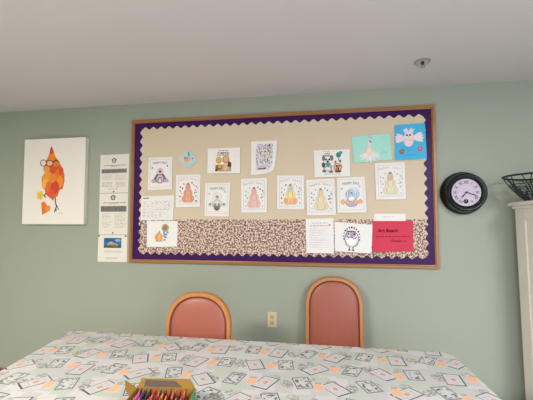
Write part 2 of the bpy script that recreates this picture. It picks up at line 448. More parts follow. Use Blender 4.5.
# --- gourd stack pages
def gourd_page(quad, label, cols, arc, dots, base=0.016, lift=0.006, line='#8f8a93'):
    s = Sheet(quad, M['paper'], base, lift)
    s.frame(0.09, 0.08, 0.91, 0.93, 0.0018, '#a9a6b2')
    s.arc_text('HAPPY FALL', 0.5, 0.865, 0.30, 0.020, arc, 0.5)
    c1, c2, c3, edge = cols
    for (cy, ru, rv, c) in ((0.25, 0.25, 0.11, c1), (0.42, 0.175, 0.12, c2), (0.60, 0.10, 0.11, c3)):
        for du in (-0.52, 0.52, 0.0):
            s.ell(0.5 + du * ru, cy, ru * (0.52 if du else 0.50), rv, edge, 1 if du else 2)
            s.ell(0.5 + du * ru, cy, ru * (0.52 if du else 0.50) - 0.012, rv - 0.009, c, 2 if du else 3)
    for cy, ru, c in ((.25, .25, c1), (.42, .175, c2)):
        for du in (-.62, -.3, .3, .62): s.line([(.5 + du * ru * .8, cy + .07), (.5 + du * ru, cy + .01), (.5 + du * ru * .9, cy - .05)], .0022, edge if abs(du) > .5 else '#f0e9e2', 4)
    s.poly([(0.47, 0.69), (0.53, 0.69), (0.55, 0.745), (0.46, 0.745)], '#77786a', 3)
    rr = random.Random(sum(map(ord, label)))
    for (u, v) in ((.18, .62), (.84, .63), (.18, .50), (.80, .52), (.27, .58), (.74, .68), (.17, .33), (.83, .34), (.24, .42), (.78, .43), (.18, .19), (.84, .18), (.33, .71), (.66, .74), (.88, .57), (.84, .45)):
        s.dot(u, v, rr.uniform(0.0045, 0.0085), dots[rr.randrange(len(dots))], 1, 6)
    s.line([(0.13, 0.12), (0.87, 0.12)], 0.0016, '#a6a0aa')
    return s
Q = {
 'gnome': [(-1.06, 1.967), (-0.846, 1.968), (-0.843, 1.697), (-1.059, 1.691)],
 'gourd_orange': [(-0.81, 1.815), (-0.597, 1.816), (-0.6, 1.549), (-0.806, 1.546)],
 'happy_grey': [(-0.555, 1.743), (-0.346, 1.743), (-0.353, 1.47), (-0.558, 1.474)],
 'recipe': [(-0.538, 2.028), (-0.264, 2.027), (-0.262, 1.818), (-0.538, 1.821)],
 'wise': [(-0.173, 2.072), (0.038, 2.073), (0.026, 1.808), (-0.173, 1.799)],
 'gourd_pink': [(-0.255, 1.772), (-0.045, 1.774), (-0.044, 1.5), (-0.25, 1.5)],
 'gourd_yellow': [(0.037, 1.793), (0.247, 1.788), (0.25, 1.523), (0.037, 1.524)],
 'gourd_tan': [(0.266, 1.751), (0.48, 1.76), (0.491, 1.481), (0.272, 1.476)],
 'elephant': [(0.501, 1.763), (0.707, 1.769), (0.719, 1.497), (0.503, 1.495)],
 'dog': [(0.326, 1.982), (0.598, 1.983), (0.603, 1.773), (0.331, 1.77)],
 'swan': [(0.614, 2.078), (0.897, 2.094), (0.906, 1.892), (0.629, 1.873)],
 'bird': [(0.93, 2.154), (1.146, 2.156), (1.152, 1.892), (0.93, 1.885)],
 'gourd_cream': [(0.784, 1.867), (0.997, 1.872), (1.001, 1.594), (0.787, 1.593)],
 'calendar': [(-1.118, 1.64), (-0.827, 1.647), (-0.831, 1.443), (-1.121, 1.44)],
 'pumpkin': [(-1.062, 1.434), (-0.79, 1.434), (-0.789, 1.224), (-1.058, 1.218)],
 'text': [(0.26, 1.45), (0.471, 1.454), (0.475, 1.187), (0.264, 1.189)],
 'owl': [(0.479, 1.429), (0.759, 1.405), (0.747, 1.192), (0.48, 1.205)],
 'red': [(0.759, 1.433), (1.047, 1.434), (1.042, 1.213), (0.754, 1.203)],
 'white': [(0.773, 1.488), (0.997, 1.487), (0.994, 1.331), (0.77, 1.329)],
 'diamond': [(-0.795, 2.022), (-0.622, 2.022), (-0.622, 1.859), (-0.795, 1.859)],
}
gourd_page(Q['gourd_orange'], 'o', ('#e3a07c', '#e2a080', '#dba08a', '#b9735c'), '#c9a7a0', ('#4b4f66', '#7d88a6', '#d08a88', '#2f2d3c')).done(
    'coloring_page', 'coloring page of a deep orange gourd stack with navy dots around it', 'coloring page', COLG)
gourd_page(Q['gourd_pink'], 'p', ('#e6bdb2', '#e5bab0', '#e0b3ab', '#c08f86'), '#8f9aa2', ('#7c8a92', '#93a39a', '#a5a5b4', '#6f7c88')).done(
    'coloring_page', 'coloring page of a salmon pink gourd stack under the animal drawing', 'coloring page', COLG)
s = gourd_page(Q['gourd_yellow'], 'y', ('#ecb083', '#e9dc98', '#c2d6b4', '#bda271'), '#c08bb4', ('#9a5f74', '#7e9a86', '#b58a9e', '#6b5a78'))
s.done('coloring_page', 'coloring page of a gourd stack in orange, yellow and green', 'coloring page', COLG)
gourd_page(Q['gourd_tan'], 't', ('#e2d3b0', '#e4d6b6', '#dfcfac', '#b9a684'), '#8b7a50', ('#8c95a8', '#8fa394', '#a9a6bd', '#7b869c')).done(
    'coloring_page', 'coloring page of a tan gourd stack with a mustard heading above the lined sheet', 'coloring page', COLG)
gourd_page(Q['gourd_cream'], 'c', ('#e3d6bd', '#e2d8bd', '#d9b7a2', '#b9a992'), '#a9a39a', ('#a3b0c6', '#b1bac9', '#b2b4bd', '#acbacd'), 0.016, 0.008).done(
    'coloring_page', 'coloring page of a cream gourd stack with blue leaves below the blue bird card', 'coloring page', COLG)

# --- happy fall pages
def happy_page(quad, head, stars, base=0.016, lift=0.006):
    s = Sheet(quad, M['paper'], base, lift)
    s.frame(0.08, 0.08, 0.92, 0.94, 0.0018, '#a2a0ac')
    s.text('HAPPY FALL', 0.5, 0.83, 0.031, head, 2, 0, 0.78)
    for u, v in ((0.17, 0.68), (0.80, 0.73)): s.dot(u, v, 0.008, stars, 1, 5)
    return s
s = happy_page(Q['gnome'], '#8a7f8a', '#5a4c5e')
s.ell(.5, .36, .21, .17, '#6b5566', 1); s.ell(.5, .33, .15, .13, '#c8b3c2', 2)
s.ell(.5, .29, .09, .10, '#8c7484', 3); s.ell(.5, .28, .06, .07, '#e0d3da', 4)
s.poly([(.36, .48), (.64, .48), (.60, .60), (.50, .68), (.41, .60)], '#d9bfc9', 2); s.ring(.5, .56, .14, .10, .003, '#b491a5', 3)
s.dot(.5, .56, .011, '#4b3a48', 4)
for u in (.20, .29, .71, .80):
    s.ell(u, .27, .055, .055, '#a48aa6', 2); s.ell(u, .27, .03, .035, '#cdb9cb', 3)
s.poly([(.22, .32), (.27, .40), (.31, .32)], '#8d7593', 2); s.poly([(.69, .32), (.74, .40), (.78, .32)], '#8d7593', 2)
s.done('coloring_page', 'happy fall coloring page shaded in purple and mauve above the calendar', 'coloring page', COLG)
s = happy_page(Q['happy_grey'], '#8f8988', '#b3adac', 0.016, 0.007)
s.ring(.5, .58, .17, .11, .0025, '#a79f9e', 1); s.ell(.5, .57, .09, .07, '#c9c2c8', 2); s.dot(.5, .58, .009, '#8b8389', 3)
s.ell(.5, .36, .20, .14, '#b9b1ad', 1); s.ell(.5, .36, .17, .115, '#dedad6', 2)
s.ell(.42, .33, .06, .06, '#9d948e', 3); s.ell(.58, .33, .06, .06, '#9d948e', 3)
s.rect(.38, .20, .62, .30, '#7c726c', 3); s.rect(.44, .17, .56, .21, '#463e3c', 4)
for u in (.22, .78): s.ell(u, .35, .08, .06, '#c6bfba', 1); s.dot(u, .36, .008, '#938a85', 2)
s.line([(.13, .14), (.87, .14)], .002, '#b5afad')
s.done('coloring_page', 'happy fall coloring page left almost entirely grey and uncoloured', 'coloring page', COLG)
s = happy_page(Q['elephant'], '#83858f', '#b7a6a8', 0.017, 0.009)
s.ell(.55, .52, .25, .17, '#bccfe0', 1); s.ell(.42, .50, .14, .14, '#a9c3dc', 2); s.ell(.58, .62, .19, .09, '#cbd9e8', 2)
s.ring(.45, .55, .12, .10, .003, '#6f86a6', 3)
for k in range(10): s.line([(.34 + .035 * k, .40 + .03 * (k % 3)), (.38 + .035 * k, .62 - .02 * (k % 4))], .0025, ('#eef2f6', '#8ba3c0')[k % 2], 3)
s.ell(.50, .40, .10, .06, '#e9edf2', 4); s.dot(.5, .56, .006, '#3d4658', 3); s.ell(.44, .58, .06, .05, '#c9aab4', 4)
s.ell(.5, .25, .19, .07, '#b9aec6', 1); s.ring(.5, .25, .19, .08, .003, '#6f6480', 2)
for u in (.20, .36, .64, .80):
    s.ell(u, .30, .085, .065, '#e0a684', 2); s.ell(u, .30, .035, .06, '#eab997', 3); s.rect(u - .012, .35, u + .012, .39, '#6c6a52', 3)
s.done('coloring_page', 'happy fall coloring page of a blue elephant between orange pumpkins', 'coloring page', COLG)

# --- other sheets
s = Sheet(Q['recipe'], M['paper'], 0.016, 0.007)
s.rect(.245, .07, .735, .93, '#efe7dc', 1)
s.text('PUMPKIN', .49, .80, .022, '#2c2a34', 3, 0, 1.1); s.scribble(.35, .65, .90, .007, '#55515b', .012, 2); s.scribble(.29, .70, .72, .007, '#44414c', .02, 2)
s.ell(.35, .52, .09, .14, '#b5904a', 2); s.ell(.35, .53, .065, .10, '#e2c063', 3); s.dot(.35, .53, .008, '#b98b3a', 4)
s.ell(.57, .54, .11, .17, '#c98d64', 2); s.ell(.57, .56, .07, .11, '#dfae86', 3)
s.rect(.245, .07, .735, .34, '#c39b6a', 2); s.ell(.36, .24, .10, .10, '#8a5636', 3); s.ell(.38, .26, .06, .06, '#d3a35e', 4)
s.ell(.56, .20, .08, .10, '#d9bd86', 3); s.ell(.68, .34, .055, .12, '#5b3b33', 4); s.ell(.67, .17, .05, .08, '#a9a59b', 4); s.ell(.28, .13, .04, .05, '#41302b', 4)
for k in range(6): s.line([(.80 + .0 * k, .20 + k * .1), (.93, .20 + k * .1)], .002, '#d3cfd0', 1)
s.done('printed_page', 'landscape white page with a printed food picture in its centre', 'printed page')

out = [(0, 0), (.55, .015), (.80, .055), (.93, .13), (.96, .25), (1, .55), (1, 1), (0, 1)]
s = Sheet(Q['wise'], M['paper'], 0.016, 0.006, outline=out)
s.poly([(.20, .13), (.72, .14), (.86, .28), (.86, .92), (.30, .90), (.18, .74)], '#dad2d9', 1)
rr = random.Random(3)
pal = ['#4d4152', '#8d83a6', '#d9cdb4', '#5f4d42', '#f0ebee', '#8d7f58', '#352d3a', '#aaa0c4', '#f2eeee', '#6b6080']
for k in range(330):
    u, v = rr.uniform(.20, .84), rr.uniform(.15, .90)
    if v > .9 - (u - .2) * .05 or (u > .74 and v < .3): continue
    a = round(rr.uniform(0, 4)) * pi / 4 + rr.uniform(-.3, .3); L = rr.uniform(.02, .05)
    s.line([(u, v), (min(.86, u + L * cos(a)), min(.91, v + L * sin(a)))], rr.uniform(.0028, .0055), pal[rr.randrange(10)], rr.choice((2, 3)))
s.ell(.60, .62, .09, .07, '#d9cf9c', 4); s.ell(.63, .60, .05, .035, '#e2cf7c', 5); s.dot(.68, .70, .007, '#2d2530', 6); s.dot(.56, .68, .006, '#2d2530', 6)
s.poly([(.66, .86), (.75, .91), (.73, .80)], '#40363f', 4)
for k in range(9): s.line([(.34 + .03 * k, .30 + .05 * (k % 3)), (.37 + .035 * k, .42 + .05 * (k % 3))], .003, ('#f3efef', '#463b4b')[k % 2], 4)
s.rect(.28, .15, .60, .185, '#57474d', 4)
s.done('coloring_page', 'densely patterned coloring page of an animal with a curled corner', 'coloring page', COLG)

s = Sheet(Q['dog'], M['paper'], 0.016, 0.007)
s.ell(.38, .68, .13, .15, '#8f858a', 1); s.ell(.38, .63, .10, .16, '#e4dede', 2); s.ell(.27, .70, .045, .11, '#7a6f76', 3); s.ell(.50, .70, .045, .11, '#7a6f76', 3)
for k in range(14): s.line([(.27 + .017 * k, .80 + .02 * (k % 3)), (.285 + .017 * k, .74 + .02 * (k % 2))], .0025, ('#4a4248', '#e9e4e4')[k % 2], 4)
for k in range(12): s.line([(.28 + .04 * (k % 6), .18 + .16 * (k // 6)), (.30 + .04 * (k % 6), .26 + .16 * (k // 6))], .0028, ('#54494f', '#7f8f92', '#8a6a5e')[k % 3], 5)
for k in range(8): s.line([(.54 + .033 * k, .24), (.56 + .03 * k, .31 + .03 * (k % 3))], .0028, ('#6a3f36', '#f0d3bd')[k % 2], 5)
for u in (.34, .43): s.dot(u, .64, .008, '#2a2328', 4)
s.dot(.385, .565, .009, '#33282c', 4); s.line([(.30, .86), (.46, .88)], .004, '#4a4348', 3)
s.ell(.38, .33, .13, .20, '#a7b9b5', 1); s.poly([(.30, .52), (.47, .52), (.40, .36)], '#4f9a90', 3); s.ell(.38, .26, .08, .12, '#e6e0df', 3)
s.ell(.26, .45, .045, .10, '#4c4a55', 3); s.ell(.28, .22, .06, .05, '#7b6f73', 3); s.ell(.47, .19, .06, .05, '#7b6f73', 3)
s.ell(.66, .36, .13, .15, '#d5997a', 2); s.ell(.66, .38, .08, .11, '#eab48d', 3); s.dot(.63, .39, .008, '#3a2826', 4); s.dot(.70, .39, .008, '#3a2826', 4); s.dot(.66, .30, .010, '#3a2826', 4)
s.ell(.60, .53, .03, .07, '#c26d58', 3); s.ell(.66, .20, .10, .05, '#6d4740', 3)
s.ell(.69, .80, .07, .10, '#3f7f7c', 2); s.ell(.75, .88, .05, .06, '#57938d', 3); s.line([(.70, .70), (.68, .58)], .004, '#4b4a50', 2); s.ell(.73, .57, .03, .06, '#4a6c70', 3)
s.scribble(.28, .44, .94, .004, '#6d6a70', .012); s.scribble(.28, .74, .10, .004, '#6d6a70', .014)
s.done('coloring_page', 'landscape coloring page of two puppies, one with a teal bandana', 'coloring page', COLG)

def feather(s, u, v, a, L, wd, c, l):
    pts = []
    for i in range(12):
        t = 2 * pi * i / 12; x = L / 2 + L / 2 * cos(t); y = wd / 2 * sin(t)
        pts.append((u + (x * cos(a) - y * sin(a)) / s.w, v + (x * sin(a) + y * cos(a)) / s.h))
    s.poly(pts, c, l)
s = Sheet(Q['swan'], M['mint'], 0.017, 0.004, 0.004, thick=0.002)
for k, a in enumerate((3.5, 3.85, 4.3, 4.75, 5.2, 5.6, 5.9)): feather(s, .44, .36, a, .085, .022, ('#e7d9d8', '#dfe6de')[k % 2], 1 + k % 3)
s.ell(.44, .42, .085, .17, '#e5cdbb', 4); s.ell(.43, .40, .05, .10, '#ecd9c6', 5)
s.line([(.45, .55), (.45, .66), (.49, .74)], .018, '#e2d6d2', 4); s.ell(.47, .76, .045, .09, '#dfdce0', 5)
s.ell(.46, .93, .02, .08, '#c6c8d8', 4); s.ell(.51, .88, .022, .07, '#b9bdd0', 4); s.dot(.465, .76, .006, '#3b3440', 6); s.dot(.50, .72, .005, '#8a5a6a', 6)
for k in range(5): s.ell(.74 + .03 * k, .27 + .02 * (k % 3), .03, .025, ('#8fc4bd', '#b9cfca')[k % 2], 1 + k % 2)
s.ell(.28, .40, .05, .06, '#dcc9cd', 2)
s.done('artwork_card', 'mint green card with a pale long-necked bird cut-out', 'artwork')

s = Sheet(Q['bird'], M['sky'], 0.018, 0.004, 0.004, thick=0.002)
for a in (2.6, 2.9, 3.2, 3.5): feather(s, .34, .60, a, .072, .024, '#e4d6dc', 1)
for a in (.55, .25, -.05, -.35): feather(s, .58, .60, a, .078, .024, '#e6dadf', 1)
for a in (2.2, 1.9, .9, 1.25): feather(s, .46, .68, a, .062, .02, '#ded0da', 1)
s.ell(.45, .53, .16, .17, '#e3c9d0', 3); s.ell(.45, .46, .11, .09, '#e9d3d4', 4); s.ell(.46, .67, .15, .09, '#e8dce2', 4)
for u in (.40, .50): s.dot(u, .69, .0075, '#28202b', 5, 14)
s.poly([(.43, .65), (.48, .65), (.455, .60)], '#cf9a6a', 5)
for u in (.42, .51): s.line([(u, .37), (u + .005, .24)], .004, '#6f8fb8', 2)
s.ell(.22, .24, .085, .075, '#8a6356', 2); s.ell(.22, .25, .05, .045, '#a97864', 3); s.ell(.80, .28, .08, .075, '#c2587a', 2); s.ell(.80, .29, .045, .045, '#d77c92', 3)
s.scribble(.28, .66, .13, .004, '#2f7fb0', .014); s.line([(.92, .55), (1.0, .56)], .012, '#4aa59a', 2)
s.done('artwork_card', 'bright blue card with a pink feathered bird cut-out', 'artwork')

out = [(.12, .42), (.46, .03), (.54, .03), (.93, .36), (.96, .48), (.58, .97), (.50, .98), (.08, .62), (.02, .54)]
s = Sheet(Q['diamond'], M['pale_aqua'], 0.016, 0.004, outline=out)
s.poly([(.24, .45), (.48, .26), (.72, .42), (.55, .62)], '#e0d5cf', 1); s.ell(.47, .48, .16, .15, '#dba69a', 2); s.ell(.44, .58, .07, .06, '#cf8b80', 3)
s.ell(.53, .80, .045, .12, '#5f93b5', 2); s.ell(.56, .70, .05, .06, '#7b9fae', 3); s.ell(.34, .60, .05, .05, '#c0726a', 3); s.dot(.74, .55, .006, '#6a6f88', 3); s.ell(.52, .34, .12, .06, '#e2bdb0', 3)
s.line([(.30, .30), (.50, .15), (.70, .30)], .004, '#c3c3a2', 2)
s.done('artwork_card', 'small pale aqua diamond shaped card with a pink drawing', 'artwork')

s = Sheet(Q['calendar'], M['paper'], 0.015, 0.005)
s.rect(.05, .90, .24, .935, '#33303a', 1)
for i in range(6): s.line([(.06, .10 + i * .135), (.94, .10 + i * .135)], .0016, '#bdb6b4')
for j in range(8): s.line([(.06 + j * .1257, .10), (.06 + j * .1257, .80)], .0012, '#cbc5c3')
rr = random.Random(5)
for i in range(5):
    for j in range(7):
        if rr.random() < .8:
            for q in range(rr.randint(1, 3)): s.rect(.075 + j * .1257, .15 + i * .135 + q * .026, .075 + j * .1257 + rr.uniform(.04, .09), .162 + i * .135 + q * .026, rr.choice(('#9d9597', '#aea6a6', '#b59e9c')), 2)
s.done('calendar_page', 'white month calendar page with a grid at the lower left of the board', 'calendar')

s = Sheet(Q['pumpkin'], M['paper'], 0.0175, 0.006)
s.ell(.40, .37, .13, .17, '#c98245', 1); s.ell(.35, .37, .06, .15, '#e09a52', 2); s.ell(.46, .37, .06, .15, '#e3a160', 2); s.ell(.405, .37, .05, .155, '#ecb274', 3)
s.poly([(.38, .52), (.42, .52), (.43, .61), (.40, .61)], '#7c6446', 2); s.line([(.28, .22), (.54, .22)], .004, '#6b5a58', 1)
for k in range(12):
    a = 2 * pi * k / 12; s.ell(.60 + .085 * cos(a), .73 + .11 * sin(a), .04, .05, '#b59c6c', 1 + k % 2, 8)
s.ell(.60, .73, .075, .10, '#9b8a78', 3); s.ell(.60, .73, .045, .06, '#8d7550', 4)
for k in range(14):
    rr = random.Random(k); s.ell(.60 + rr.uniform(-.06, .09), .42 + rr.uniform(-.20, .16), .032, .035, rr.choice(('#5d7ba6', '#7f97bd', '#43587d', '#a8b6d0')), 1 + k % 4, 8)
s.done('coloring_page', 'landscape coloring page of an orange pumpkin beside a brown sunflower', 'coloring page', COLG)

s = Sheet(Q['text'], M['paper'], 0.0165, 0.005)
s.scribble(.22, .80, .87, .005, '#9ea0ac', .02)
s.scribble(.14, .88, .79, .006, '#c08d84', .02)
for k in range(9): s.line([(.12, .71 - k * .068), (.88, .71 - k * .068)], .0015, '#c4c2cb'); s.scribble(.14, .45 + .3 * ((k * 7) % 4) / 4, .725 - k * .068, .003, '#bdbcc8', .016)
s.ell(.86, .81, .04, .03, '#cf9a92', 1)
s.done('printed_page', 'portrait white page of faint lined text hanging over the leopard print', 'printed page')

s = Sheet(Q['white'], M['paper'], 0.0155, 0.002)
s.scribble(.30, .62, .86, .004, '#c9b3bd', .016)
s.done('printed_page', 'white page mostly hidden behind the red card', 'printed page')

s = Sheet(Q['owl'], M['paper'], 0.018, 0.009, 0.002)
s.ell(.46, .45, .20, .30, '#8d93a4', 1); s.ell(.46, .45, .175, .265, '#dfe1e8', 2); s.ell(.45, .36, .13, .20, '#f0edef', 3)
s.ell(.44, .62, .13, .12, '#8f7f9c', 3); s.ell(.44, .60, .10, .09, '#e2d9e2', 4); s.ell(.46, .59, .05, .07, '#cc8fa6', 5)
for u in (.38, .52): s.dot(u, .62, .007, '#2b2733', 6)
s.line([(.30, .55), (.36, .50), (.44, .52), (.54, .47), (.60, .54)], .006, '#3c3644', 5)
s.line([(.32, .72), (.44, .68), (.56, .72)], .006, '#332e3a', 5)
for i in range(13):
    a = radians(-15 + 210 * i / 12)
    cu, cv = .46 + .215 * cos(a), .52 + .33 * sin(a)
    s.line([(cu - .014 * cos(a), cv - .03 * sin(a)), (cu + .014 * cos(a), cv + .03 * sin(a))], .009 if i % 3 else .013, '#2b2833', 2)
for k in range(12):
    a = radians(200 + 140 * k / 11); s.line([(.46 + .15 * cos(a), .44 + .22 * sin(a)), (.46 + .19 * cos(a), .44 + .28 * sin(a))], .004, '#5c6274', 3)
for u in (.40, .50):
    s.line([(u, .17), (u, .09)], .006, '#33303a', 3); s.line([(u - .035, .075), (u + .035, .075)], .008, '#2b2832', 3)
for u in (.28, .64): s.line([(u, .30), (u + (.03 if u < .4 else -.03), .20)], .003, '#a8adba', 4)
s.done('coloring_page', 'landscape white page of a black and white cartoon owl touching the red card', 'coloring page', COLG)

s = Sheet(Q['red'], M['red'], 0.0185, 0.009)
s.text('Art Board', .38, .69, .036, '#35121d', 2, 0, .95); s.text('Art Board', .383, .695, .036, '#35121d', 3, 0, .95)
s.scribble(.09, .90, .49, .007, '#8c1f38', .026)
s.text('Thanks :)', .64, .35, .024, '#6d1830', 2, 0, 1.2)
s.done('sign_card', 'red card with black handwriting at the lower right of the board', 'sign')

# ------------------------------------------------------------------ notices on the wall
def notice(quad, label, body):
    s = Sheet(quad, M['gloss_paper'], 0.0008, 0.0008)
    body(s)
    return s.done('notice_sheet', label, 'notice', 'notices beside the bulletin board')
def house(s, cu, cv):
    k = s.h / s.w
    def P(pts): return [(cu + x * k, cv + y) for x, y in pts]
    s.poly(P([(0, .075), (.068, .03), (.068, .005), (.05, .005), (.05, -.05), (-.05, -.05), (-.05, .005), (-.068, .005), (-.068, .03)]), '#2f2f34', 1)
    s.poly(P([(0, .048), (.033, .024), (.033, -.033), (-.033, -.033), (-.033, .024)]), '#ded8ce', 2)
    s.rect(cu - .02 * k, cv + .006, cu + .02 * k, cv + .018, '#2f2f34', 3); s.rect(cu - .02 * k, cv - .018, cu + .02 * k, cv - .006, '#2f2f34', 3)
def fair_one(s):
    house(s, .48, .835)
    s.scribble(.13, .90, .715, .005, '#55545a', .03); s.scribble(.38, .60, .685, .004, '#77767c', .02)
    s.rect(.05, .51, .93, .62, '#8b8882', 1)
    for k in range(3): s.scribble(.08, .90, .59 - k * .027, .0045, '#56544f', .03, 2)
    for k in range(5):
        s.scribble(.08, .42, .46 - k * .03, .003, '#aaa69f', .02); s.scribble(.54, .92, .46 - k * .03, .003, '#aaa69f', .02)
    for k in range(4):
        s.scribble(.08, .44, .27 - k * .035, .004, '#9b9790', .024); s.scribble(.56, .90, .27 - k * .035, .004, '#9b9790', .024)
    s.scribble(.30, .66, .10, .004, '#8f8b85', .02)
def fair_two(s):
    house(s, .48, .89)
    s.scribble(.12, .92, .77, .005, '#55545a', .03); s.scribble(.36, .62, .745, .004, '#77767c', .02)
    s.rect(.05, .55, .95, .69, '#86837d', 1)
    for k in range(4): s.scribble(.08, .92, .667 - k * .027, .0045, '#504e4a', .03, 2)
    for k in range(11):
        if k != 5: s.scribble(.10, .42 - .1 * (k % 3 == 1), .50 - k * .033, .003, '#9f9b94', .02)
        s.scribble(.55, .93 - .08 * (k % 4 == 2), .50 - k * .033, .003, '#9a968f', .02)
def site(s):
    s.rect(.20, .52, .80, .89, '#2f6fb0', 1); s.rect(.20, .74, .80, .89, '#2b5f9e', 2); s.ell(.68, .80, .10, .05, '#7fb0d6', 3)
    s.poly([(.20, .60), (.30, .66), (.42, .70), (.55, .68), (.66, .64), (.80, .62), (.80, .52), (.20, .52)], '#53604a', 2)
    s.poly([(.32, .60), (.34, .70), (.46, .77), (.58, .69), (.68, .66), (.68, .58)], '#b9a077', 3); s.rect(.36, .60, .64, .64, '#6d5f4c', 4); s.rect(.20, .52, .80, .565, '#3d4c5c', 3)
    s.scribble(.22, .80, .40, .004, '#8d8983', .02); s.scribble(.20, .82, .345, .003, '#9d9993', .02)
    s.scribble(.26, .72, .145, .005, '#b99a94', .022); s.scribble(.30, .66, .11, .004, '#b99a94', .022)
notice([(-1.52, 2.007), (-1.246, 2.011), (-1.25, 1.676), (-1.519, 1.676)], 'white notice with a house emblem, topmost of the three left of the board', fair_one)
notice([(-1.52, 1.671), (-1.25, 1.671), (-1.248, 1.319), (-1.517, 1.319)], 'white notice with a house emblem, middle one of the three left of the board', fair_two)
notice([(-1.52, 1.314), (-1.249, 1.314), (-1.248, 1.088), (-1.523, 1.086)], 'white notice with a blue photo of a building, lowest left of the board', site)
def push_pin(x, z, label):
    o = thing('push_pin', label, 'push pin', (x, 0, z), group='dark push pins in the notices')
    xf = Matrix.Rotation(pi / 2, 4, 'X')
    b = MB(); b.lathe([(.0045, .004), (.0045, .0055), (.003, .007), (.003, .012), (.0055, .0135), (.0055, .015), (.002, .016)], M['black'], 12, xf, True, True); b.build('pin_head', o, True)
    b = MB(); b.tube([(0, .001, 0), (0, -.0042, 0)], .0008, M['chrome'], 6); b.build('pin_point', o)
push_pin(-1.508, 1.306, 'dark push pin at the left top corner of the building photo notice')
push_pin(-1.258, 1.306, 'dark push pin at the right top corner of the building photo notice')
push_pin(-1.381, 1.333, 'dark push pin in the bottom centre of the middle notice')
push_pin(-1.381, 1.684, 'dark push pin in the bottom centre of the topmost notice')

# ------------------------------------------------------------------ canvas picture
pic = thing('canvas_picture', 'white canvas picture of an orange bird wearing black glasses', 'picture', (-1.938, 0, 1.783))
b = MB(); cw, chh, cd = .304, .3775, .046
b.box((-cw, -cd, -chh), (cw, -0.0005, chh), M['canvas']); b.build('stretched_canvas', pic, bevel=.004)
s = Sheet([(-cw, chh), (cw, chh), (cw, -chh), (-cw, -chh)], M['canvas'], cd + .0002, 0, thick=.0001)
def cz(pts): return [((x - 20) / 258, 1 - (y - 20) / 364) for x, y in pts]
def blob(cx, cy, rx, ry, c, l, a=0.0):
    P = []
    for i in range(18):
        t = 2 * pi * i / 18; x, y = rx * cos(t), ry * sin(t)
        P.append((cx + x * cos(a) - y * sin(a), cy + x * sin(a) + y * cos(a)))
    s.poly(cz(P), c, l)
s.poly(cz([(135, 50), (128, 80), (117, 112), (108, 118), (97, 133), (110, 145), (112, 165), (100, 182), (98, 200), (102, 222), (112, 238), (122, 262), (138, 274), (150, 286), (158, 266), (167, 270), (172, 250), (180, 236), (187, 240), (195, 205), (194, 175), (182, 142), (166, 116), (152, 96), (144, 70)]), '#dd6836', 1)
for a in [(122, 190, 20, 34, '#e8963f', 2, .1), (112, 212, 12, 22, '#efae4d', 3, .2), (130, 225, 14, 22, '#e0712f', 3, 0), (150, 150, 24, 20, '#d8542f', 2, 0), (138, 100, 15, 18, '#e6852f', 2, 0), (136, 72, 6, 16, '#cf4a2e', 3, 0), (170, 175, 18, 26, '#e27334', 2, .2), (176, 205, 14, 24, '#ea8f3a', 3, 0), (155, 230, 18, 28, '#d24a35', 3, .1), (140, 255, 14, 16, '#e05a38', 4, 0), (160, 130, 14, 12, '#df7a3c', 3, 0), (118, 150, 14, 14, '#e79a4c', 3, 0), (148, 190, 14, 20, '#e8843a', 3, .3), (180, 160, 10, 16, '#d4552f', 3, 0)]: blob(*a)
def gl(cx, cy, rx, ry):
    blob(cx, cy, rx, ry, '#262224', 5); blob(cx, cy, rx - 3, ry - 3, '#e6b48c' if cx > 115 else '#e9ddd2', 6)
gl(104, 124, 14, 15); gl(131, 126, 16, 14)
s.line(cz([(116, 119), (120, 119)]), .006, '#262224', 6); s.line(cz([(145, 119), (158, 115), (172, 119)]), .007, '#262224', 6)
s.line(cz([(158, 268), (160, 290), (165, 310), (157, 334)]), .010, '#322c2d', 2); s.line(cz([(166, 305), (174, 324)]), .007, '#322c2d', 2); s.line(cz([(163, 312), (165, 330)]), .006, '#322c2d', 2)
s.line(cz([(120, 252), (112, 262), (118, 272)]), .010, '#322c2d', 4)
for k in range(5): blob(95 + 9 * cos(k * 1.26), 263 + 12 * sin(k * 1.26), 7, 8, '#ecc64e', 2 + k % 2)
blob(95, 263, 5, 6, '#d9a53a', 4)
blob(112, 305, 11, 17, '#e5762f', 2, -.3); blob(128, 318, 12, 14, '#e88a3c', 3, .2); s.poly(cz([(102, 312), (138, 326), (106, 345)]), '#e06c33', 2)
s.scribble(.60, .66, .125, .004, '#6a625f', .012, 2)
o = s.b.build('bird_print', pic)

# ------------------------------------------------------------------ wall clock
clk = thing('wall_clock', 'round black wall clock with roman numerals right of the board', 'clock', (1.393, 0, 1.634))
XF = Matrix.Rotation(pi / 2, 4, 'X')           # local +z becomes -y (towards the room)
b = MB()
b.lathe([(.10, .0005), (.161, .0005), (.164, .012), (.162, .026), (.153, .038), (.146, .058), (.145, .082), (.142, .098), (.132, .106), (.117, .104), (.106, .096), (.1015, .0855)], M['black'], 64, XF, True); b.build('case', clk, True)
b = MB(); b.lathe([(.102, .0845), (.102, .0862)], M['dial'], 64, XF, True, True); b.build('dial', clk)
def on_dial(mb, pts, m, e):
    mb.addf([(x, -(.0864 + e), z) for x, z in pts], [tuple(range(len(pts)))], m)
for k, t in enumerate(['XII', 'I', 'II', 'III', 'IIII', 'V', None, 'VII', 'VIII', 'IX', 'X', 'XI']):
    a = -2 * pi * k / 12
    if t:
        vs, fs = text_polys(t); R = .078; P = []
        for x, y in vs:
            x *= .027; y = (y - .35) * .032 + R
            P.append((x * cos(a) - y * sin(a), -.0868, x * sin(a) + y * cos(a)))
        b = MB(); b.addf(P, fs, M['black_ink']); b.build('numeral', clk)
b = MB(); xs = Matrix.Translation((-.004, 0, -.066)) @ XF; b.lathe([(.0175, .0864), (.0175, .0872)], M['black_ink'], 28, xs, True, True)
vs, fs = text_polys('6')
